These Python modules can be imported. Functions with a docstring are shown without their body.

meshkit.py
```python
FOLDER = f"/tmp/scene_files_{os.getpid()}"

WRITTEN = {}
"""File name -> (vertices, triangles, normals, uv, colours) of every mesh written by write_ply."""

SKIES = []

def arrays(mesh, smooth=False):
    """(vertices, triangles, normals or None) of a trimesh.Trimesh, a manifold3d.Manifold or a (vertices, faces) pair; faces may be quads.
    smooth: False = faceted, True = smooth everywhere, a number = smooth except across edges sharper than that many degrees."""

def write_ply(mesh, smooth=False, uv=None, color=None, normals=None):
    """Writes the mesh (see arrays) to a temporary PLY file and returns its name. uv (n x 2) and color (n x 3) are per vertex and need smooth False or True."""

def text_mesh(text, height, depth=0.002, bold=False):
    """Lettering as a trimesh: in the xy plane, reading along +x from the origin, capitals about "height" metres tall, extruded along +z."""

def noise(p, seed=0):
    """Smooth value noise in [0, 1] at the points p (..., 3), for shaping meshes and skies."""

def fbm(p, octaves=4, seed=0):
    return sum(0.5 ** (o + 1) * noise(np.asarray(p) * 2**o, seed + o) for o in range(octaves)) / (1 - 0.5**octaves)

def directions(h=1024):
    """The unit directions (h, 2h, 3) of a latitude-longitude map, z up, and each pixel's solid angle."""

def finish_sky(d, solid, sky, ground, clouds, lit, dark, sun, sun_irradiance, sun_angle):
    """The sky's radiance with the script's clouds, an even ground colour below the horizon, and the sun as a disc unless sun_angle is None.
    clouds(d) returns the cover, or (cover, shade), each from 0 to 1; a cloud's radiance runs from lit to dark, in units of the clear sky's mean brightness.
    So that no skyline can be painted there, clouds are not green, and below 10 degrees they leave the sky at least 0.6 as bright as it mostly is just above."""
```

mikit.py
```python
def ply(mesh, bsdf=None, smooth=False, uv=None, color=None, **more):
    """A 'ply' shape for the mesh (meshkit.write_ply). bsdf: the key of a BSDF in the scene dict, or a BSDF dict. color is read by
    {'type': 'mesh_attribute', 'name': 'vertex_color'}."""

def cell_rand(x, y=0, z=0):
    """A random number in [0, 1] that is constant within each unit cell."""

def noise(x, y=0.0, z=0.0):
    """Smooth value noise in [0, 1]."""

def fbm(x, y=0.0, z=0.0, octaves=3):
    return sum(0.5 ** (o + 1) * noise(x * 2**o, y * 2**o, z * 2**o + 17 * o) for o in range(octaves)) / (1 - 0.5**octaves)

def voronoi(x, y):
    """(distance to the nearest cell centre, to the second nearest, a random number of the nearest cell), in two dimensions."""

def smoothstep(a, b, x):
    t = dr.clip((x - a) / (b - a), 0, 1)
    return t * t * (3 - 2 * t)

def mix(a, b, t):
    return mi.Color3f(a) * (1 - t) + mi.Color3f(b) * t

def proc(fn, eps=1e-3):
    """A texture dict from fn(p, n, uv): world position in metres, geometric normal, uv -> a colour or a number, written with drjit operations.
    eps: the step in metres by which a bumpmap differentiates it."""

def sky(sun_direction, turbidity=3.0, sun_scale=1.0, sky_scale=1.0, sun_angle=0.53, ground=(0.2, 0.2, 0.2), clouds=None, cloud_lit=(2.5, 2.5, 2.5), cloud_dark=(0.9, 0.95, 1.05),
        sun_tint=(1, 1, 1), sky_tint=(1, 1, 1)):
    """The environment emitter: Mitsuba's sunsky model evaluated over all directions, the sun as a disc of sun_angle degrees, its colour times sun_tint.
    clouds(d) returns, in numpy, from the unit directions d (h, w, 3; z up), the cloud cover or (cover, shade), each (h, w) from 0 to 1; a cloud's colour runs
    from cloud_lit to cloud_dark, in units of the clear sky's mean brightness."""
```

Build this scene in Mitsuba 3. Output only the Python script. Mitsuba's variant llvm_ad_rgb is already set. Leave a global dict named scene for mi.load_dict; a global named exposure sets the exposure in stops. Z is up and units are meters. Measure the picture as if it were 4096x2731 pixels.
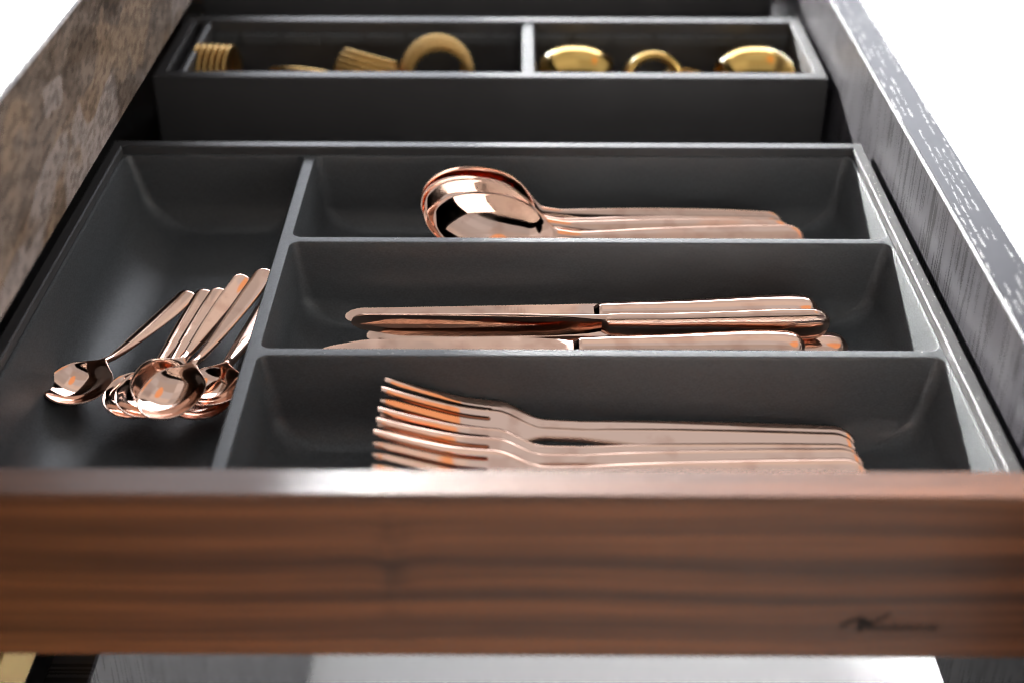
import math, random
import numpy as np, trimesh, manifold3d as m3
import shapely.geometry as sg
import drjit as dr
import mitsuba as mi
import mikit, meshkit
from mikit import proc, noise, fbm, cell_rand, smoothstep, mix, voronoi

random.seed(7)
rng = np.random.default_rng(7)
T = mi.ScalarTransform4f
scene, labels = {}, {}

# ------------------------------------------------------------------ camera, lamps, exposure
exposure = 0.0
EYE = np.array([0.0, 0.0, 0.33])
FWD = np.array([-0.00172855, 0.84700749, -0.53157815])
DOWN = np.array([0.00389583, -0.5315692, -0.84700591])
scene['camera'] = {
    'type': 'thinlens', 'fov': 39.79, 'fov_axis': 'x', 'near_clip': 0.02, 'far_clip': 60.0,
    'aperture_radius': 0.0049, 'focus_distance': 0.682,
    'to_world': T().look_at(origin=EYE.tolist(), target=(EYE + FWD).tolist(), up=(-DOWN).tolist())}


def lamp(key, centre, toward, width, height, rgb, label, category):
    scene[key] = {'type': 'rectangle',
                  'to_world': T().look_at(origin=list(centre), target=list(toward), up=[0, 0.02, 1]) @ T().scale([width / 2, height / 2, 1]),
                  'emitter': {'type': 'area', 'radiance': {'type': 'rgb', 'value': list(rgb)}}}
    labels[key] = {'label': label, 'category': category}


# tall bright window wall behind the drawers: cool sheen on every rim and on the walnut edge
lamp('window', (0.10, 5.0, 2.22), (-0.1, 0.6, 0.0), 4.1, 2.0, (5.1, 5.3, 5.75), 'tall bright window behind the drawers, outside the picture', 'window')
# compact spotlight low behind on the left: short sharp shadows on the right-hand walls
lamp('spotlight', (-1.62, 5.0, 1.03), (0.05, 0.6, 0.0), 0.34, 0.20, (12000, 11700, 11200), 'small strong lamp low behind on the left, outside the picture', 'spotlight')
# luminous ceiling of large panels, mirrored in the copper cutlery
prng = random.Random(11)
for k, (ix, iy) in enumerate([(ix, iy) for ix in range(3) for iy in range(1, 6)]):
    lum = prng.uniform(0.46, 0.74)
    warm = prng.uniform(-0.06, 0.05)
    key = 'ceiling_panel' + ('' if k == 0 else f'_{k:03d}')
    scene[key] = {'type': 'rectangle', 'to_world': T().translate([-1.0 + 1.9 * ix, -1.05 + 0.85 * iy, 2.3]) @ T().rotate([1, 0, 0], 180) @ T().scale([0.95, 0.425, 1]),
                  'emitter': {'type': 'area', 'radiance': {'type': 'rgb', 'value': [lum * (1 + warm), lum * 0.985, lum * (0.98 - warm)]}}}
    labels[key] = {'label': 'square luminous ceiling panel high above the drawers, outside the picture', 'category': 'ceiling light', 'group': 'luminous ceiling panels'}
# tall window to the right, facing the stone edge and the cabinet front
lamp('window_001', (1.45, -0.20, 0.12), (0.0, 0.45, 0.0), 1.0, 1.75, (3.2, 3.1, 2.95), 'tall bright window to the right of the drawers, outside the picture', 'window')
# warm pendant above on the right: amber in the fork tines
scene['pendant_lamp'] = {'type': 'disk', 'to_world': T().translate([1.12, 1.36, 1.98]) @ T().rotate([1, 0, 0], 180) @ T().scale([0.27, 0.62, 1]),
                         'emitter': {'type': 'area', 'radiance': {'type': 'rgb', 'value': [0.98, 0.50, 0.25]}}}
labels['pendant_lamp'] = {'label': 'warm amber pendant panel above the drawers on the right, outside the picture', 'category': 'lamp'}

# ------------------------------------------------------------------ helpers


def lab(key, label=None, category=None, group=None, kind=None):
    labels[key] = {k: v for k, v in (('label', label), ('category', category), ('group', group), ('kind', kind)) if v}


def put(key, mesh, bsdf, smooth=False, to_world=None):
    d = mikit.ply(mesh, bsdf, smooth=smooth)
    if to_world is not None:
        d['to_world'] = T(np.asarray(to_world, float))
    scene[key] = d
    return d


def copy(key, d, to_world):
    scene[key] = {**d, 'to_world': T(np.asarray(to_world, float))}


def box(x0, x1, y0, y1, z0, z1, bevel=0.0):
    if bevel <= 0:
        return m3.Manifold.cube((x1 - x0, y1 - y0, z1 - z0)).translate((x0, y0, z0))
    b, pts = bevel, []
    for sx, sy, sz in np.ndindex(2, 2, 2):
        c = np.array([(x0, x1)[sx], (y0, y1)[sy], (z0, z1)[sz]])
        s = np.array([1 - 2 * sx, 1 - 2 * sy, 1 - 2 * sz]) * b
        for k in range(3):
            e = s.copy(); e[k] = 0
            pts.append(c + e)
        pts.append(c + s * 0.42)
    return m3.Manifold.hull_points(np.array(pts))


def rounded_rect(x0, x1, y0, y1, r, n=8):
    pts = []
    for cx, cy, a in ((x1 - r, y1 - r, 0), (x0 + r, y1 - r, 90), (x0 + r, y0 + r, 180), (x1 - r, y0 + r, 270)):
        for t in np.radians(np.linspace(a, a + 90, n)):
            pts.append((cx + r * math.cos(t), cy + r * math.sin(t)))
    return np.array(pts)


def _volume(rings):
    c = rings.mean((0, 1))
    full = rings - c
    d = full.mean(1)[-1] - full.mean(1)[0]
    m = len(full) // 2
    r = full[m] - full[m].mean(0)
    area = np.cross(r, np.roll(r, -1, 0)).sum(0)
    return 1.0 if area @ (full.mean(1)[min(m + 1, len(full) - 1)] - full.mean(1)[m]) > 0 else -1.0


def loft(rings, cap0=True, cap1=True):
    rings = np.asarray(rings, float)
    n, m, _ = rings.shape
    v = rings.reshape(-1, 3)
    i, j = np.meshgrid(np.arange(n - 1), np.arange(m), indexing='ij')
    a, b = i * m + j, i * m + (j + 1) % m
    f = [np.stack([a, b, b + m], -1).reshape(-1, 3), np.stack([a, b + m, a + m], -1).reshape(-1, 3)]
    extra = []
    for on, row in ((cap0, 0), (cap1, n - 1)):
        if on:
            c = len(v) + len(extra)
            extra.append(rings[row].mean(0))
            k = np.arange(m)
            t = np.stack([row * m + k, np.full(m, c), row * m + (k + 1) % m], -1)
            f.append(t if row == 0 else t[:, ::-1])
    if extra:
        v = np.vstack([v, extra])
    mesh = trimesh.Trimesh(v, np.vstack(f), process=False)
    vol = mesh.volume if cap0 and cap1 else _volume(rings)
    if vol < 0:
        mesh.invert()
    return mesh


def smooth01(a, b, x):
    t = np.clip((np.asarray(x, float) - a) / (b - a), 0, 1)
    return t * t * (3 - 2 * t)


def frame(a, b, roll=0.0, yaw=0.0):
    """Local x runs from a (handle end) towards b; roll in degrees about it, from local z up."""
    a, b = np.asarray(a, float), np.asarray(b, float)
    x = (b - a) / np.linalg.norm(b - a)
    z = np.array([0, 0, 1.0]); z -= x * (z @ x); z /= np.linalg.norm(z)
    y = np.cross(z, x)
    c, s = math.cos(math.radians(roll)), math.sin(math.radians(roll))
    m = np.eye(4)
    m[:3, 0], m[:3, 1], m[:3, 2], m[:3, 3] = x, c * y + s * z, -s * y + c * z, a
    return m


# ------------------------------------------------------------------ materials
def principled(**k):
    return {'type': 'principled', **k}


def rgb(*v):
    return {'type': 'rgb', 'value': list(v)}


def walnut(p, n, uv):
    x, y, z = p.x, p.y, p.z
    # grain along x, pinched at one place by a small crotch figure
    g = dr.exp(-dr.square((x + 0.042) / 0.006))
    zz = z + 0.0035 * noise(x * 9, z * 30, 3) + 0.004 * g * (noise(z * 60, 4, 1) - 0.3)
    band = fbm(x * 2.2, y * 40, zz * 130, octaves=4)
    fine = fbm(x * 22, y * 300, zz * 620, octaves=2)
    c = mix((0.072, 0.022, 0.006), (0.225, 0.075, 0.023), smoothstep(0.25, 0.75, band))
    c = c * (0.62 + 0.76 * fine)
    crotch = g * smoothstep(0.035, 0.0, dr.abs(z - 0.004)) * noise(x * 300, z * 90, 2)
    return c * (1 - 0.45 * crotch)


def oak(p, along, across):
    w = fbm(across * 60, along * 4, 1.0, octaves=2)
    pore = smoothstep(0.62, 0.74, noise(across * 900 + 6 * w, along * 42, 5.0))
    return w, pore


def oak_face(p, n, uv):      # grain runs up and down
    w, pore = oak(p, p.z, p.y)
    return mix((0.024, 0.023, 0.028), (0.036, 0.035, 0.040), w) * (1 - 0.7 * pore)


def oak_face_bump(p, n, uv):
    w, pore = oak(p, p.z, p.y)
    return 1.0 - pore + 0.3 * w


def oak_top(p, n, uv):       # edge band: grain runs along y, short pores filled with pale lacquer
    q = p.x * 310 - p.y * 6 + 0.30 * noise(p.y * 22, 2, 7)
    row = dr.floor(q)
    u = p.y * 70 + 37 * cell_rand(row, 3, 1)
    on = smoothstep(0.42, 0.50, cell_rand(row, dr.floor(u), 4))
    fx, fy = dr.abs(q - row - 0.5), dr.abs(u - dr.floor(u) - 0.5)
    dash = on * smoothstep(0.24, 0.12, fx) * smoothstep(0.47, 0.34, fy) * smoothstep(0.34, 0.56, noise(p.x * 2300 - p.y * 45, p.y * 230, 2))
    return mix((0.034, 0.033, 0.038), (0.30, 0.30, 0.30), dash)


def marble(p, n, uv):
    # brown travertine: mottled layers, tan veins, pale lenses and dark pores
    s, t = p.y + p.x * 0.8, p.z - 0.10 * p.y
    wx, wy = fbm(s * 22, t * 40, 1.0, octaves=3) - 0.5, fbm(s * 22, t * 40, 6.0, octaves=3) - 0.5
    a = fbm(s * 11 + 1.8 * wx, t * 38 + 2.2 * wy, p.x * 20, octaves=5)
    c = mix((0.092, 0.066, 0.050), (0.225, 0.178, 0.148), smoothstep(0.30, 0.66, a))
    tan = smoothstep(0.50, 0.66, fbm(s * 10 + 1.8 * wy, t * 36 + 2.2 * wx, 8.0, octaves=4))
    c = mix(c, (0.34, 0.240, 0.165), 0.55 * tan)
    pale = smoothstep(0.64, 0.70, fbm(s * 17 + 0.8 * wx, t * 40 + 0.8 * wy, 21.0, octaves=2))
    c = mix(c, (0.36, 0.31, 0.29), 0.75 * pale)
    grain = fbm(s * 190, t * 420, p.x * 150, octaves=3)
    return c * (0.72 + 0.66 * smoothstep(0.22, 0.72, grain))


scene['walnut'] = principled(base_color=proc(walnut), roughness=0.42, specular=0.85)

scene['oak_face'] = {'type': 'bumpmap', 'bump': proc(oak_face_bump, 1e-4), 'scale': 0.00010,
                     'bsdf': principled(base_color=proc(oak_face), roughness=0.38, specular=0.35)}
scene['oak_top'] = principled(base_color=proc(oak_top), roughness=0.24, specular=0.17)
scene['marble'] = principled(base_color=proc(marble), roughness=0.30, specular=0.5)


def graphite(p, n, uv):     # moulded plastic with a fine grain
    g = noise(p.x * 1500, p.y * 1500, p.z * 1500)
    return mi.Color3f(0.060, 0.066, 0.071) * (0.80 + 0.40 * g)


scene['graphite'] = principled(base_color=proc(graphite), roughness=0.47, specular=0.6)
scene['graphite_metal'] = principled(base_color=rgb(0.050, 0.050, 0.052), roughness=0.40, specular=0.7)
scene['dark_liner'] = principled(base_color=rgb(0.02, 0.02, 0.02), roughness=0.6)


def copper_rough(p, n, uv):
    return 0.045 + 0.13 * smoothstep(0.50, 0.78, fbm(p.x * 75, p.y * 75, p.z * 75, octaves=4))


def copper_tone(p, n, uv):   # finger smudges: faint darker, redder patches of film on the coating
    k = smoothstep(0.50, 0.74, fbm(p.x * 120, p.y * 120, p.z * 120 + 5, octaves=4))
    return mix((0.88, 0.60, 0.475), (0.77, 0.49, 0.38), k)


def copper_wave(p, n, uv):
    return fbm(p.x * 70, p.y * 70, p.z * 70, octaves=2)


scene['rose_gold'] = {'type': 'bumpmap', 'bump': proc(copper_wave), 'scale': 0.00012,
                      'bsdf': principled(base_color=proc(copper_tone), metallic=1.0, roughness=proc(copper_rough))}
scene['gold'] = principled(base_color=rgb(0.66, 0.42, 0.15), metallic=1.0, roughness=0.30)
scene['gold_polished'] = principled(base_color=rgb(0.76, 0.48, 0.14), metallic=1.0, roughness=0.13)
scene['brass_profile'] = principled(base_color=rgb(0.46, 0.28, 0.09), metallic=1.0, roughness=0.35)
scene['floor_white'] = principled(base_color=rgb(0.86, 0.86, 0.85), roughness=0.5)
scene['wall_brown'] = principled(base_color=rgb(0.13, 0.115, 0.105), roughness=0.7)
scene['lint'] = principled(base_color=rgb(0.45, 0.44, 0.42), roughness=0.9)
scene['engraving'] = principled(base_color=rgb(0.008, 0.004, 0.003), roughness=0.8)
scene['etched'] = principled(base_color=rgb(0.30, 0.17, 0.13), metallic=1.0, roughness=0.5)

# ------------------------------------------------------------------ floor, counter, cabinet
put('floor', (np.array([[-6, -3, -0.79], [9, -3, -0.79], [9, 12, -0.79], [-6, 12, -0.79]], float), np.array([[0, 1, 2], [0, 2, 3]])), 'floor_white')
lab('floor', kind='structure')
# plain dim walls of the room, mirrored by the cutlery only
put('wall_behind', box(-4, 5, -2.05, -2.0, -0.79, 2.9), 'wall_brown')
put('wall_left', box(-4.05, -4.0, -2, 7, -0.79, 2.9), 'wall_brown')
lab('wall_behind', kind='structure'); lab('wall_left', kind='structure')

put('countertop', box(-0.95, -0.1985, -0.6, 2.4, 0.045, 0.1185, 0.0012), 'marble', 30)
lab('countertop', 'brown veined stone worktop with polished front edge overhanging the open drawer', 'worktop')

put('cabinet__lower_front', box(-0.222, -0.2, -0.5, 2.3, -0.69, -0.1612, 0.0012), 'oak_face', 30)
put('cabinet__handle_profile', box(-0.235, -0.2105, -0.5, 2.3, -0.121, -0.089, 0.002), 'brass_profile', 30)
put('cabinet__carcass', m3.Manifold.batch_boolean([box(-0.93, -0.3, -0.5, 2.3, -0.70, 0.0445), box(-0.3, -0.224, 0.30, 0.385, -0.08, 0.0445), box(-0.3, -0.224, 1.12, 2.3, -0.08, 0.0445)], m3.OpType.Add), 'dark_liner')
put('cabinet__plinth', box(-0.90, -0.26, -0.5, 2.3, -0.789, -0.7005), 'dark_liner')
lab('cabinet', 'dark oak base cabinet with gold handle channel, seen under the drawer at bottom left', 'cabinet')
lab('cabinet__handle_profile', 'gold metal channel between the cabinet fronts')

# ------------------------------------------------------------------ drawer
front = box(0.2, 0.2195, 0.29, 1.6, -0.154, 0.036, 0.0012)
put('drawer__front_panel', front, 'oak_face', 30)
put('drawer__front_panel__edge_band', box(0.2013, 0.2182, 0.2915, 1.5985, 0.0358, 0.0364), 'oak_top')
put('drawer__side_panel', box(-0.36, 0.1995, 0.3725, 0.3885, -0.0385, 0.0350, 0.0012), 'walnut', 30)
put('drawer__side_panel_001', box(-0.36, 0.1995, 1.09, 1.106, -0.0385, 0.0345, 0.0012), 'walnut', 30)
put('drawer__bottom', box(-0.36, 0.1995, 0.4130, 1.0895, -0.0590, -0.0532), 'dark_liner')
lab('drawer', 'open drawer with walnut near side and dark oak front panel at right', 'drawer')
lab('drawer__front_panel', 'dark oak front panel with vertical grain')
lab('drawer__side_panel', 'walnut side panel nearest the viewer, with a small dark mark')

# maker's mark near the lower right corner of the walnut: a swept initial and small letters, flush with the wood
strokes = []
for pts, w in ((((0.0, 0.0), (0.003, 0.0026), (0.0065, 0.0036), (0.0078, 0.003)), 0.0006),
               (((0.0066, 0.0040), (0.0070, 0.0010), (0.0068, -0.0010)), 0.0006),
               (((0.0060, 0.0006), (0.0100, 0.0018), (0.0140, 0.0040), (0.0163, 0.0058)), 0.0005),
               (((0.0058, -0.0022), (0.0085, -0.0010), (0.0112, 0.0014)), 0.0004),
               (((0.0088, 0.0030), (0.0094, 0.0006)), 0.0005)):
    strokes.append(sg.LineString(pts).buffer(1.35 * w))
sweep = strokes[0]
for s in strokes[1:]:
    sweep = sweep.union(s)
sw = trimesh.creation.extrude_polygon(sweep, 0.0003, engine='earcut')
word = meshkit.text_mesh('undunoue', 0.0038, depth=0.0003, bold=True)
word.apply_translation([0.0098, -0.0018, 0])
mark = trimesh.util.concatenate([sw, word])
R = np.array([[1, 0, 0, 0.1165], [0, 0, -1, 0.37265], [0, 1, 0, -0.0225], [0, 0, 0, 1.0]])
mark.apply_transform(R)
put('drawer__side_panel__lettering', mark, 'engraving')

# ------------------------------------------------------------------ cutlery tray
XL, XR, YB = -0.2269, 0.1956, 0.7378


def ring_frame(x0, x1, y0, y1, z0, z1, wx, wy, bevel=0.0008):
    o = box(x0, x1, y0, y1, z0, z1, bevel)
    b = bevel
    hole = m3.Manifold.batch_boolean([box(x0 + wx, x1 - wx, y0 + wy, y1 - wy, z0 - 1, z1 + 1)], m3.OpType.Add)
    flare = m3.Manifold.hull_points(np.array([(x, y, z1 + 0.0002) for x in (x0 + wx - b, x1 - wx + b) for y in (y0 + wy - b, y1 - wy + b)] +
                                             [(x, y, z1 - b) for x in (x0 + wx, x1 - wx) for y in (y0 + wy, y1 - wy)]))
    return o - hole - flare


put('cutlery_tray__frame', ring_frame(XL, XR, 0.4050, YB, -0.0528, 0.0, 0.0061, 0.0074), 'graphite_metal', 30)


def cavity(x0, x1, y0, y1, ztop, zfloor, dx0, dx1, dy, fx0, fx1, fy, fz, rc=0.0045):
    """Compartment lofted from rounded rectangles: soft lip, drafted walls, wide cove into the floor."""
    rows = [(-0.0011, 0.0002, 0.0), (-0.0011, 0.0, 0.0), (-0.0005, -0.0002, 0.0), (0.0, -0.0011, 0.0)]     # outset, depth, cove
    deep = ztop - zfloor - fz
    rows += [(None, -0.0011 - (deep - 0.0011) * k / 6, 0.0) for k in range(1, 7)]
    rows += [(None, -deep - fz * math.sin(a), 1 - math.cos(a)) for a in np.radians(np.linspace(0, 90, 13))[1:]]
    rings = []
    for out, dep, cove in rows:
        if out is not None:
            a0, a1, b, r = out, out, out, rc - out
        else:
            k = min(1.0, -dep / (ztop - zfloor))
            a0, a1, b = dx0 * k + fx0 * cove, dx1 * k + fx1 * cove, dy * k + fy * cove
            r = rc + 0.004 * k + 0.25 * fy * cove
        rings.append([(px, py, ztop + dep) for px, py in rounded_rect(x0 + a0, x1 - a1, y0 + b, y1 - b, r, 9)])
    m = loft(np.array(rings))
    return m3.Manifold(m3.Mesh(np.asarray(m.vertices, np.float32), np.asarray(m.faces, np.uint32)))


ZT, ZF = -0.005, -0.048
ins = box(-0.2205, 0.1892, 0.4100, 0.7301, -0.0525, ZT)
cavs = [cavity(-0.2188, -0.1187, 0.4125, 0.7286, ZT, ZF, 0.010, 0.004, 0.003, 0.024, 0.014, 0.012, 0.020),
        cavity(-0.1122, 0.1880, 0.6326, 0.7286, ZT, ZF, 0.004, 0.006, 0.004, 0.016, 0.022, 0.010, 0.015),
        cavity(-0.1122, 0.1880, 0.5281, 0.6265, ZT, ZF, 0.004, 0.006, 0.004, 0.016, 0.022, 0.010, 0.015),
        cavity(-0.1122, 0.1880, 0.4125, 0.5216, ZT, ZF, 0.004, 0.006, 0.004, 0.016, 0.022, 0.010, 0.015)]
for c in cavs:
    ins = ins - c
put('cutlery_tray__insert', ins, 'graphite', 32)
lab('cutlery_tray', 'dark grey moulded cutlery tray with four compartments in a slim metal frame', 'cutlery tray')

# ------------------------------------------------------------------ storage box with the gold rings
BX0, BX1, BY0, BY1 = -0.2269, 0.1956, 0.8349, 0.9472
put('storage_box__frame', ring_frame(BX0, BX1, BY0, BY1, -0.047, 0.0, 0.0075, 0.0098), 'graphite_metal', 30)
put('storage_box__base', box(-0.2190, 0.1878, 0.8450, 0.9370, -0.047, -0.0455), 'graphite')
for i, (x0, x1) in enumerate(((0.0042, 0.0130), (-0.2135, -0.2085))):
    put('storage_box__divider' + ('', '_001')[i], box(x0, x1, 0.8452, 0.9368, -0.044, -0.0012, 0.0014), 'graphite_metal', 30)
rail = box(-0.2080, 0.1870, 0.9330, 0.9371, -0.0155, -0.0085, 0.0006)
for k in range(13):
    xx = -0.192 + 0.0285 * k
    rail = rail - box(xx, xx + 0.0045, 0.930, 0.9352, -0.017, -0.007)
put('storage_box__slotted_rail', rail, 'graphite')
lab('storage_box', 'dark grey organiser box holding gold rings, behind the cutlery tray', 'organiser box')
put('storage_box_001__frame', ring_frame(-0.2269, 0.186, 0.9985, 1.0860, -0.047, 0.0, 0.0075, 0.0098), 'graphite_metal', 30)
put('storage_box_001__base', box(-0.2190, 0.178, 1.0090, 1.0755, -0.047, -0.0455), 'graphite')
lab('storage_box_001', 'second dark grey organiser box at the far end, mostly cut by the top edge', 'organiser box')

# ------------------------------------------------------------------ cutlery profiles (local x: handle end -> tip, z up)
M = 28
_s = np.cos(np.linspace(np.pi, 0, M // 2 + 1))          # -1 .. 1
RING_S = np.concatenate([_s, _s[-2:0:-1]])
RING_T = np.concatenate([np.ones(M // 2 + 1), -np.ones(M // 2 - 1)])


def interp(x, xs, ys):
    from scipy.interpolate import PchipInterpolator
    return PchipInterpolator(xs, ys)(x)


def handle_w(x, L, w_end, w_neck, neck):
    """Half width of a handle that is rounded at its end and tapers to a neck."""
    w = interp(np.clip(x, 0, neck), [0, 0.10 * L, 0.35 * L, neck], [w_end, w_end, 0.70 * w_end + 0.3 * w_neck, w_neck])
    r = w_end * 1.05
    return np.where(x < r, w * np.sqrt(np.clip(1 - ((r - x) / r) ** 2, 0.0, 1)), w)


def spoon(L, bl, bw, depth, w_end, w_neck, t, rise):
    """(handle, bowl)"""
    xb = L - bl
    neck = 0.62 * L
    x = np.unique(np.concatenate([np.linspace(0, 0.012, 14), np.linspace(0.012, L - 0.012, int(L * 900)), L - 0.012 * (1 - np.sin(np.linspace(0, np.pi / 2, 16)))]))
    hw = handle_w(x, L, w_end, w_neck, neck)
    q = np.clip((x - xb) / bl, 0, 1)
    w = interp(x, [0, neck, xb - 0.02 * bl, xb + 0.07 * bl, xb + 0.16 * bl, xb + 0.28 * bl, xb + 0.42 * bl, xb + 0.52 * bl, L],
               [w_neck, w_neck, 1.12 * w_neck, 0.36 * bw, 0.66 * bw, 0.90 * bw, 0.99 * bw, bw, bw])
    qq = np.clip((q - 0.52) / 0.48, 0, 1)
    w = np.where(x < neck, hw, w * np.sqrt(np.clip(1 - qq ** 2.15, 0, 1)))
    b = smooth01(xb - 0.02 * bl, xb + 0.22 * bl, x)
    D = depth * b * np.clip(1 - np.clip((q - 0.46) / 0.54, -1, 1) ** 2, 0, 1)
    zc = interp(x, [0, 0.12 * L, 0.4 * L, 0.60 * L, xb, xb + 0.5 * bl, L], [0.0036, 0.0030, 0.0042, 0.0058, 0.0045 + 0.45 * depth, depth + 0.45 * rise, depth + rise])
    th = interp(x, [0, 0.018 * L, 0.3 * L, neck, xb + 0.2 * bl, L], [0.75 * t, 1.10 * t, 1.0 * t, 1.5 * t, 0.85 * t, 0.75 * t])
    rings = np.zeros((len(x), M, 3))
    s = RING_S[None, :]
    rings[:, :, 0] = x[:, None]
    rings[:, :, 1] = s * np.maximum(w, 1e-5)[:, None]
    edge = np.sqrt(np.clip(1 - np.abs(s) ** (2.5 + 8 * b[:, None]), 0, 1))
    tip = np.sqrt(np.clip(np.minimum(x, L - x) / 0.0012, 0.02, 1))
    half = (th * tip)[:, None] * edge * np.where(RING_T > 0, 0.62, 0.38)[None, :]
    rings[:, :, 2] = zc[:, None] - D[:, None] * (1 - s ** 2) + half * RING_T[None, :]
    cut = int(np.searchsorted(x, xb - 0.02 * bl))
    return loft(rings[:cut + 1], True, False), loft(rings[cut:], False, True)


def fork(L):
    """(handle, head, [four tines])"""
    xh, root, hw_ = L - 0.062, L - 0.046, 0.0122
    neck = 0.58 * L
    x = np.unique(np.concatenate([np.linspace(0, 0.012, 14), np.linspace(0.012, L, 210)]))
    hw = handle_w(x, L, 0.0088, 0.0031, neck)
    w = np.where(x > neck, 0.0031 + (hw_ - 0.0031) * smooth01(xh - 0.009, xh + 0.013, x), hw)
    w = w - 0.0012 * smooth01(root, L, x)
    zc = interp(x, [0, 0.12 * L, 0.40 * L, 0.58 * L, xh, xh + 0.011, L - 0.038, L - 0.02, L],
                [0.0046, 0.0042, 0.0052, 0.0062, 0.0066, 0.0070, 0.0084, 0.0138, 0.0222])
    zc = np.convolve(np.pad(zc, 4, mode='edge'), np.ones(9) / 9, 'valid')
    th = interp(x, [0, 0.015 * L, 0.3 * L, neck, xh + 0.02, L - 0.015, L], [0.0018, 0.0026, 0.0026, 0.0032, 0.0021, 0.0019, 0.0007])
    flat = smooth01(xh - 0.012, xh + 0.012, x)
    rings = np.zeros((len(x), M, 3))
    s = RING_S[None, :]
    edge = np.sqrt(np.clip(1 - np.abs(s) ** (8.0 + 12 * flat[:, None]), 0, 1))
    rings[:, :, 0] = x[:, None]
    rings[:, :, 1] = s * np.maximum(w, 1e-5)[:, None]
    half = th[:, None] * edge * np.where(RING_T > 0, 0.62, 0.38)[None, :]
    rings[:, :, 2] = zc[:, None] + half * RING_T[None, :]
    cut = int(np.searchsorted(x, xh - 0.012))
    handle = loft(rings[:cut + 1], True, False)
    head = loft(rings[cut:], True, True)
    head.merge_vertices()
    man = m3.Manifold(m3.Mesh(np.asarray(head.vertices, np.float32), np.asarray(head.faces, np.uint32)))
    for k in (-1, 0, 1):
        y0 = k * 0.0060
        out = sg.Polygon([(root, -0.00115), (L - 0.006, -0.0015), (L + 0.001, -0.0026), (L + 0.001, 0.0026), (L - 0.006, 0.0015), (root, 0.00115)]).union(sg.Point(root, 0).buffer(0.00115, 12))
        pr = trimesh.creation.extrude_polygon(out, 0.08, engine='earcut')
        pr.apply_translation([0, y0, -0.03])
        man = man - m3.Manifold(m3.Mesh(np.asarray(pr.vertices, np.float32), np.asarray(pr.faces, np.uint32)))
    tines, base = man.split_by_plane((1, 0, 0), root + 0.0003)
    parts = sorted(tines.decompose(), key=lambda m: m.bounding_box()[1])
    return handle, base, parts


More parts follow.
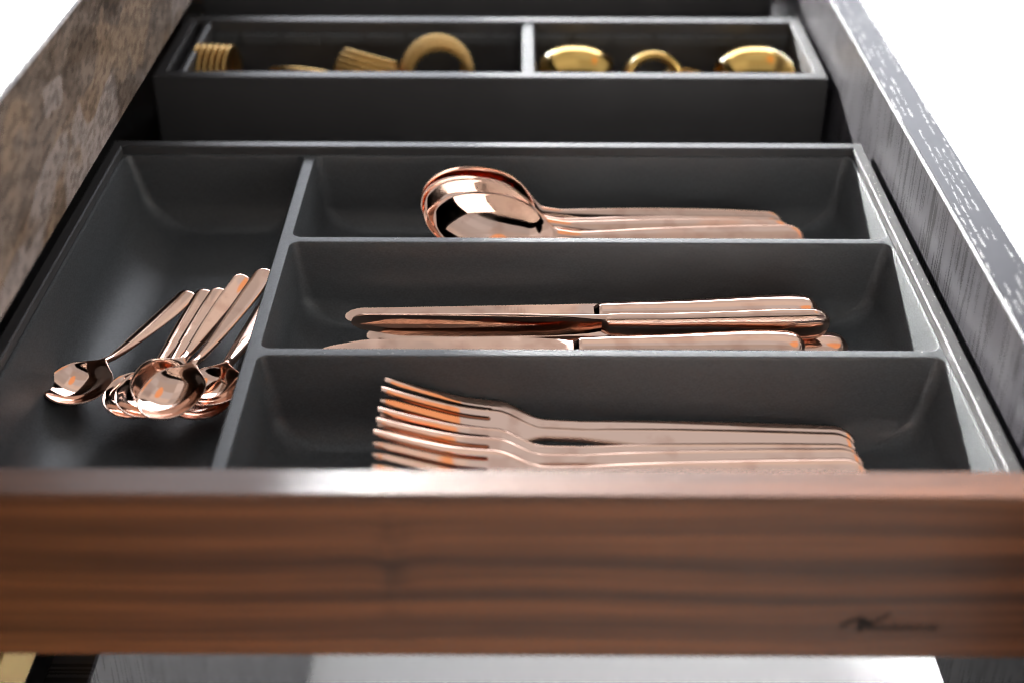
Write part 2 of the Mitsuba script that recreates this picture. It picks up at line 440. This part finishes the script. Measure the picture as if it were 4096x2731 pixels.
def knife(L=0.2313, lb=0.1214, serr=(0.25, 0.75), bw=0.0175):
    """(handle, blade): blade edge towards -y, spine towards +y"""
    lh = L - lb
    x = np.unique(np.concatenate([np.linspace(0, 0.014, 20), np.linspace(0.014, lh - 0.004, 90), np.linspace(lh - 0.004, lh, 10)]))
    w = interp(x, [0, 0.02, 0.045, 0.075, lh - 0.004, lh], [0.0090, 0.0090, 0.0080, 0.0067, 0.0060, 0.0050])
    r = 0.0092
    w = np.where(x < r, w * np.sqrt(np.clip(1 - ((r - x) / r) ** 2, 0, 1)), w)
    t = interp(x, [0, 0.004, 0.02, 0.06, lh - 0.004, lh], [0.0008, 0.0042, 0.0052, 0.0044, 0.0040, 0.0020])
    yc = interp(x, [0, 0.03, lh], [0.0010, 0.0004, 0.0])
    n = 36
    a = np.linspace(0, 2 * np.pi, n, endpoint=False)
    ca, sa = np.cos(a), np.sin(a)
    ce, se = np.sign(ca) * np.abs(ca) ** 0.80, np.sign(sa) * np.abs(sa) ** 0.85
    rings = np.zeros((len(x), n, 3))
    rings[:, :, 0] = x[:, None]
    rings[:, :, 1] = yc[:, None] + ce[None] * np.maximum(w, 1e-5)[:, None]
    rings[:, :, 2] = se[None] * t[:, None]
    handle = loft(rings)
    # blade
    xb = np.unique(np.concatenate([np.linspace(lh - 0.003, L - 0.012, 330), L - 0.012 * (1 - np.sin(np.linspace(0, np.pi / 2, 26)))]))
    u = (xb - lh) / lb
    e = np.sqrt(np.clip(1 - (np.clip(u - 0.925, 0, 1) / 0.0751) ** 2, 0, 1))
    top = 0.0004 + (interp(u, [-0.1, 0.0, 0.06, 0.5, 1.0], [0.0052, 0.0058, 0.0062, 0.0068, 0.0068]) - 0.0004) * e
    bot = 0.0004 + (interp(u, [-0.1, 0.0, 0.05, 0.25, 0.6, 0.80, 0.925, 1.0], [-0.0045, -0.0052, -0.0066, -0.0088, -0.0098, -0.0090, -0.0058, -0.0040]) - 0.0004) * e
    saw = np.abs(((xb / 0.0016) % 1.0) - 0.5) * 2
    on = smooth01(serr[0], serr[0] + 0.02, u) * (1 - smooth01(serr[1], serr[1] + 0.02, u))
    bot = bot + 0.0007 * saw * on
    bot = np.minimum(bot, top - 2e-4)
    th = interp(u, [-0.1, 0.02, 0.2, 1.0], [0.0022, 0.0016, 0.0011, 0.0006])
    rb = np.zeros((len(xb), 8, 3))
    rb[:, :, 0] = xb[:, None]
    h = top - bot
    for k, (f, g) in enumerate(((1.0, 0.35), (0.96, 1.0), (0.35, 0.48), (0.02, 0.10), (0.02, -0.10), (0.35, -0.48), (0.96, -1.0), (1.0, -0.35))):
        rb[:, k, 1] = bot + h * f
        rb[:, k, 2] = th * g
    return handle, loft(rb)


# ------------------------------------------------------------------ table spoons in the far compartment
H, B = spoon(0.203, 0.066, 0.0215, 0.0095, 0.0092, 0.0031, 0.0022, 0.015)
hd, bd = mikit.ply(H, 'rose_gold', smooth=True), mikit.ply(B, 'rose_gold', smooth=True)
SP = [  # handle end, toward, roll, label
    ((0.1500, 0.7060, -0.0385), (-0.0500, 0.6975, -0.0225), -50, 'copper table spoon leaning against the far tray wall, its bowl dark'),
    ((0.1495, 0.6980, -0.0375), (-0.0440, 0.6800, -0.0230), -37, 'copper table spoon just behind the front spoons in the nest, only its bowl rim showing'),
    ((0.1520, 0.6925, -0.0360), (-0.0430, 0.6745, -0.0225), -34, 'copper table spoon nested second from the front of the spoon pile'),
    ((0.1575, 0.6840, -0.0345), (-0.0425, 0.6635, -0.0255), -31, 'front copper table spoon with a bright mirror-like bowl'),
    ((0.1530, 0.6790, -0.0385), (-0.0470, 0.6660, -0.0270), -24, 'copper table spoon lowest in the nest, mostly behind the tray divider')]
for i, (a, b, roll, text) in enumerate(SP):
    key = 'table_spoon' + ('' if i == 0 else f'_{i:03d}')
    m = frame(a, b, roll)
    copy(key + '__handle', hd, m); copy(key + '__bowl', bd, m)
    lab(key, text, 'spoon', 'copper table spoons')

# ------------------------------------------------------------------ knives in the middle compartment
H, B = knife()
hd, bd = mikit.ply(H, 'rose_gold', smooth=40), mikit.ply(B, 'rose_gold', smooth=30)
KN = [
    ((0.1486, 0.5955, -0.0250), (-0.0831, 0.5910, -0.0275), -9, 'copper knife lying flat at the back on top of the knife pile'),
    ((0.1520, 0.5835, -0.0265), (-0.0806, 0.5865, -0.0280), 74, 'copper knife turned on its edge with a small mark on its dark blade'),
    ((0.1576, 0.6040, -0.0370), (-0.0714, 0.5970, -0.0420), -8, 'copper knife under the top pair, its round handle end peeking out dark at the back'),
    ((0.1632, 0.5845, -0.0400), (-0.0714, 0.5870, -0.0400), -9, 'copper knife at the bottom whose handle end sticks out farthest right'),
    ((0.1377, 0.5680, -0.0275), (-0.0923, 0.5630, -0.0300), -10, 'copper knife lying flat in front with its toothed edge showing'),
    ((0.1632, 0.5590, -0.0360), (-0.0663, 0.5610, -0.0360), -8, 'copper knife nearest the divider, only its top edge showing')]
for i, (a, b, roll, text) in enumerate(KN):
    key = 'table_knife' + ('' if i == 0 else f'_{i:03d}')
    m = frame(a, b, roll)
    if i in (0, 2, 3, 5):
        m = m @ np.diag([1, -1, -1, 1.0])
    copy(key + '__handle', hd, m); copy(key + '__blade', bd, m)
    lab(key, text, 'knife', 'copper table knives')

txt = meshkit.text_mesh('sambonet', 0.0021, depth=0.00012, bold=True)
txt.apply_transform(np.array([[-1, 0, 0, 0.1640], [0, 1, 0, -0.0018], [0, 0, -1, -0.00098], [0, 0, 0, 1.0]]))
put('table_knife_001__blade__lettering', txt, 'etched', False, frame(*KN[1][:3]))

# ------------------------------------------------------------------ forks in the near compartment
H, B, TN = fork(0.206)
hd, bd = mikit.ply(H, 'rose_gold', smooth=True), mikit.ply(B, 'rose_gold', smooth=40)
td = [mikit.ply(t, 'rose_gold', smooth=40) for t in TN]
FK = [
    ((0.1488, 0.5035, -0.0410), (-0.0545, 0.5090, -0.0348), -16, 'copper fork farthest back in the fan of forks, dark along its handle'),
    ((0.1481, 0.4980, -0.0405), (-0.0560, 0.5000, -0.0335), -16, 'second copper fork from the back of the fan'),
    ((0.1481, 0.4880, -0.0390), (-0.0605, 0.4845, -0.0335), -15, 'third copper fork from the back, in the middle of the fan'),
    ((0.1482, 0.4835, -0.0380), (-0.0666, 0.4750, -0.0325), -14, 'fourth copper fork from the back of the fan'),
    ((0.1480, 0.4745, -0.0365), (-0.0700, 0.4645, -0.0315), -12, 'nearest copper fork, mostly hidden by the walnut side')]
for i, (a, b, roll, text) in enumerate(FK):
    key = 'table_fork' + ('' if i == 0 else f'_{i:03d}')
    m = frame(a, b, roll)
    copy(key + '__handle', hd, m); copy(key + '__head', bd, m)
    for j, t in enumerate(td):
        copy(key + '__tine' + ('' if j == 0 else f'_{j:03d}'), t, m)
    lab(key, text, 'fork', 'copper table forks')

# ------------------------------------------------------------------ tea spoons in the left compartment
H, B = spoon(0.110, 0.037, 0.0139, 0.0072, 0.0051, 0.0019, 0.0018, 0.003)
hd, bd = mikit.ply(H, 'rose_gold', smooth=True), mikit.ply(B, 'rose_gold', smooth=True)
TS = [
    ((-0.1657, 0.6260, -0.0370), (-0.2130, 0.5135, -0.0420), -8, 'leftmost copper tea spoon with its bowl facing up alone'),
    ((-0.1570, 0.6245, -0.0350), (-0.1785, 0.5095, -0.0445), -10, 'second copper tea spoon handle from the left, bowl under the others'),
    ((-0.1490, 0.6225, -0.0330), (-0.1740, 0.5065, -0.0430), -14, 'third copper tea spoon handle from the left, crossing under the pile'),
    ((-0.1360, 0.6190, -0.0230), (-0.1710, 0.5005, -0.0375), -28, 'copper tea spoon with the broad handle end high in the middle of the pile'),
    ((-0.1211, 0.6060, -0.0120), (-0.1590, 0.5025, -0.0360), -4, 'topmost copper tea spoon leaning on the tray divider'),
    ((-0.1235, 0.6290, -0.0400), (-0.1440, 0.5105, -0.0410), -3, 'rightmost copper tea spoon beside the divider'),
    ((-0.1270, 0.6250, -0.0440), (-0.1480, 0.5125, -0.0455), -4, 'copper tea spoon lying low just left of the rightmost one')]
for i, (a, b, roll, text) in enumerate(TS):
    key = 'tea_spoon' + ('' if i == 0 else f'_{i:03d}')
    m = frame(a, b, roll)
    copy(key + '__handle', hd, m); copy(key + '__bowl', bd, m)
    lab(key, text, 'spoon', 'copper tea spoons')

# ------------------------------------------------------------------ gold rings in the storage box


def band(profile, n=72):
    """Closed profile of (radius, along) swept round the local z axis."""
    pr = np.asarray(profile, float)
    a = np.linspace(0, 2 * np.pi, n, endpoint=False)
    rings = np.stack([np.stack([pr[:, 0] * math.cos(t), pr[:, 0] * math.sin(t), pr[:, 1]], -1) for t in a])
    rings = np.vstack([rings, rings[:1]])
    mesh = loft(rings, False, False)
    mesh.merge_vertices()
    if mesh.volume < 0:
        mesh.invert()
    return mesh


def oval(r, rr, rz, n=20, z=0.0, p=1.0):
    a = np.linspace(0, 2 * np.pi, n, endpoint=False)
    return [(r + rr * np.sign(math.cos(t)) * abs(math.cos(t)) ** p, z + rz * np.sign(math.sin(t)) * abs(math.sin(t)) ** p) for t in a]


def pose(centre, axis, spin=0.0):
    z = np.asarray(axis, float); z /= np.linalg.norm(z)
    x = np.cross([0, 0, 1.0] if abs(z[2]) < 0.9 else [0, 1.0, 0], z); x /= np.linalg.norm(x)
    m = np.eye(4)
    m[:3, 0], m[:3, 1], m[:3, 2], m[:3, 3] = x, np.cross(z, x), z, centre
    return m


def ring_key(i):
    return 'napkin_ring' + ('' if i == 0 else f'_{i:03d}')


one = mikit.ply(band(oval(0.0205, 0.0023, 0.00165)), 'gold', smooth=True)
base = pose((-0.199, 0.889, -0.0228), (1, -0.10, 0))
for j in range(6):
    off = np.eye(4); off[2, 3] = -0.0105 + 0.0042 * j
    copy(ring_key(0) + '__band' + ('' if j == 0 else f'_{j:03d}'), one, base @ off)
lab(ring_key(0), 'ribbed gold napkin ring of six bands standing at the far left', 'napkin ring', 'gold napkin rings')
base = pose((-0.1425, 0.892, -0.0270), (0.08, 0.55, 1))
for j in range(4):
    off = np.eye(4); off[2, 3] = -0.008 + 0.0048 * j
    copy(ring_key(1) + '__band' + ('' if j == 0 else f'_{j:03d}'), one, base @ off)
lab(ring_key(1), 'low dull gold ring of which only the top arc shows', 'napkin ring', 'gold napkin rings')


def beaded(r, half, rows, per, bead):
    def rad(z):
        return r - 0.0042 * abs(z / half) ** 2.4
    zs = np.linspace(-half, half, 15)
    body = band([(rad(z), z) for z in zs] + [(rad(z) - 0.0020, z) for z in zs[::-1]])
    ico = trimesh.creation.icosphere(1, bead)
    out = [body]
    for k in range(rows):
        z = -half + (k + 0.5) * 2 * half / rows
        for j in range(per):
            a = 2 * np.pi * (j + 0.5 * (k % 2)) / per
            b = ico.copy(); b.apply_translation([rad(z) * math.cos(a), rad(z) * math.sin(a), z]); out.append(b)
    return trimesh.util.concatenate(out)


put(ring_key(2), beaded(0.0195, 0.0125, 7, 40, 0.0023), 'gold', 50, pose((-0.0990, 0.890, -0.0195), (0.28, 0.42, 1)))
lab(ring_key(2), 'woven beaded gold ring lying tilted, left of the tall ring', 'napkin ring', 'gold napkin rings')
put(ring_key(3), beaded(0.0232, 0.0125, 8, 50, 0.0017), 'gold', 50, pose((-0.0520, 0.893, -0.0190), (0.16, -1, 0.10)))
lab(ring_key(3), 'tall textured gold ring standing upright with its dark hole facing out', 'napkin ring', 'gold napkin rings')


def barrel(r, half):
    t = np.linspace(-1, 1, 25)
    out = [(r - 0.0085 * abs(v) ** 2.6, v * half) for v in t]
    inn = [(r - 0.0085 * abs(v) ** 2.6 - 0.0015, v * half * 0.995) for v in t[::-1]]
    return band(out + inn, 96)


bl = mikit.ply(barrel(0.0230, 0.0235), 'gold_polished', smooth=40)
copy(ring_key(4), bl, pose((0.0402, 0.890, -0.0235), (1, -0.12, 0.0)))
lab(ring_key(4), 'smooth polished gold barrel ring just right of the box divider', 'napkin ring', 'gold napkin rings')
put(ring_key(5), band(oval(0.0180, 0.0032, 0.0095, p=0.7)), 'gold_polished', 40, pose((0.0910, 0.890, -0.0250), (0.10, -1, 0.35)))
lab(ring_key(5), 'plain gold ring standing between the two smooth barrel rings', 'napkin ring', 'gold napkin rings')
copy(ring_key(6), bl, pose((0.1588, 0.890, -0.0235), (1, 0.10, 0.0)))
lab(ring_key(6), 'smooth polished gold barrel ring at the far right of the box', 'napkin ring', 'gold napkin rings')
put(ring_key(7), band(oval(0.0190, 0.0022, 0.0040)), 'gold', 40, pose((0.1200, 0.9030, -0.0300), (0.25, 0.1, 1)))
lab(ring_key(7), 'thin gold ring almost hidden between the plain upright ring and the right barrel ring', 'napkin ring', 'gold napkin rings')

# ------------------------------------------------------------------ a little dust and lint on the tray
specks = []
drng = random.Random(5)
ico0 = trimesh.creation.icosphere(0, 1.0)
for k in range(150):
    b = ico0.copy()
    a = drng.uniform(0.00008, 0.00020)
    b.apply_scale([a * drng.uniform(1, 3), a * drng.uniform(1, 3), a * 0.6])
    b.apply_transform(trimesh.transformations.rotation_matrix(drng.uniform(0, 3.1), [0, 0, 1]))
    where = drng.random()
    if where < 0.35:      # flat of the frame on the right
        x, y, z = drng.uniform(0.1903, 0.1950), drng.uniform(0.42, 0.735), 0.00006
    elif where < 0.5:     # tops of the dividers
        x, y, z = drng.uniform(-0.10, 0.18), drng.choice([0.5249, 0.6296]) + drng.uniform(-0.002, 0.002), ZT + 0.00006
    else:                 # compartment floors
        x, y, z = drng.uniform(-0.08, 0.16), drng.choice([0.47, 0.577, 0.68]) + drng.uniform(-0.028, 0.028), ZF + 0.00008
    b.apply_translation([x, y, z])
    specks.append(b)
put('dust', trimesh.util.concatenate(specks), 'lint')
lab('dust', 'pale specks of dust and lint on the tray', 'dust', kind='stuff')
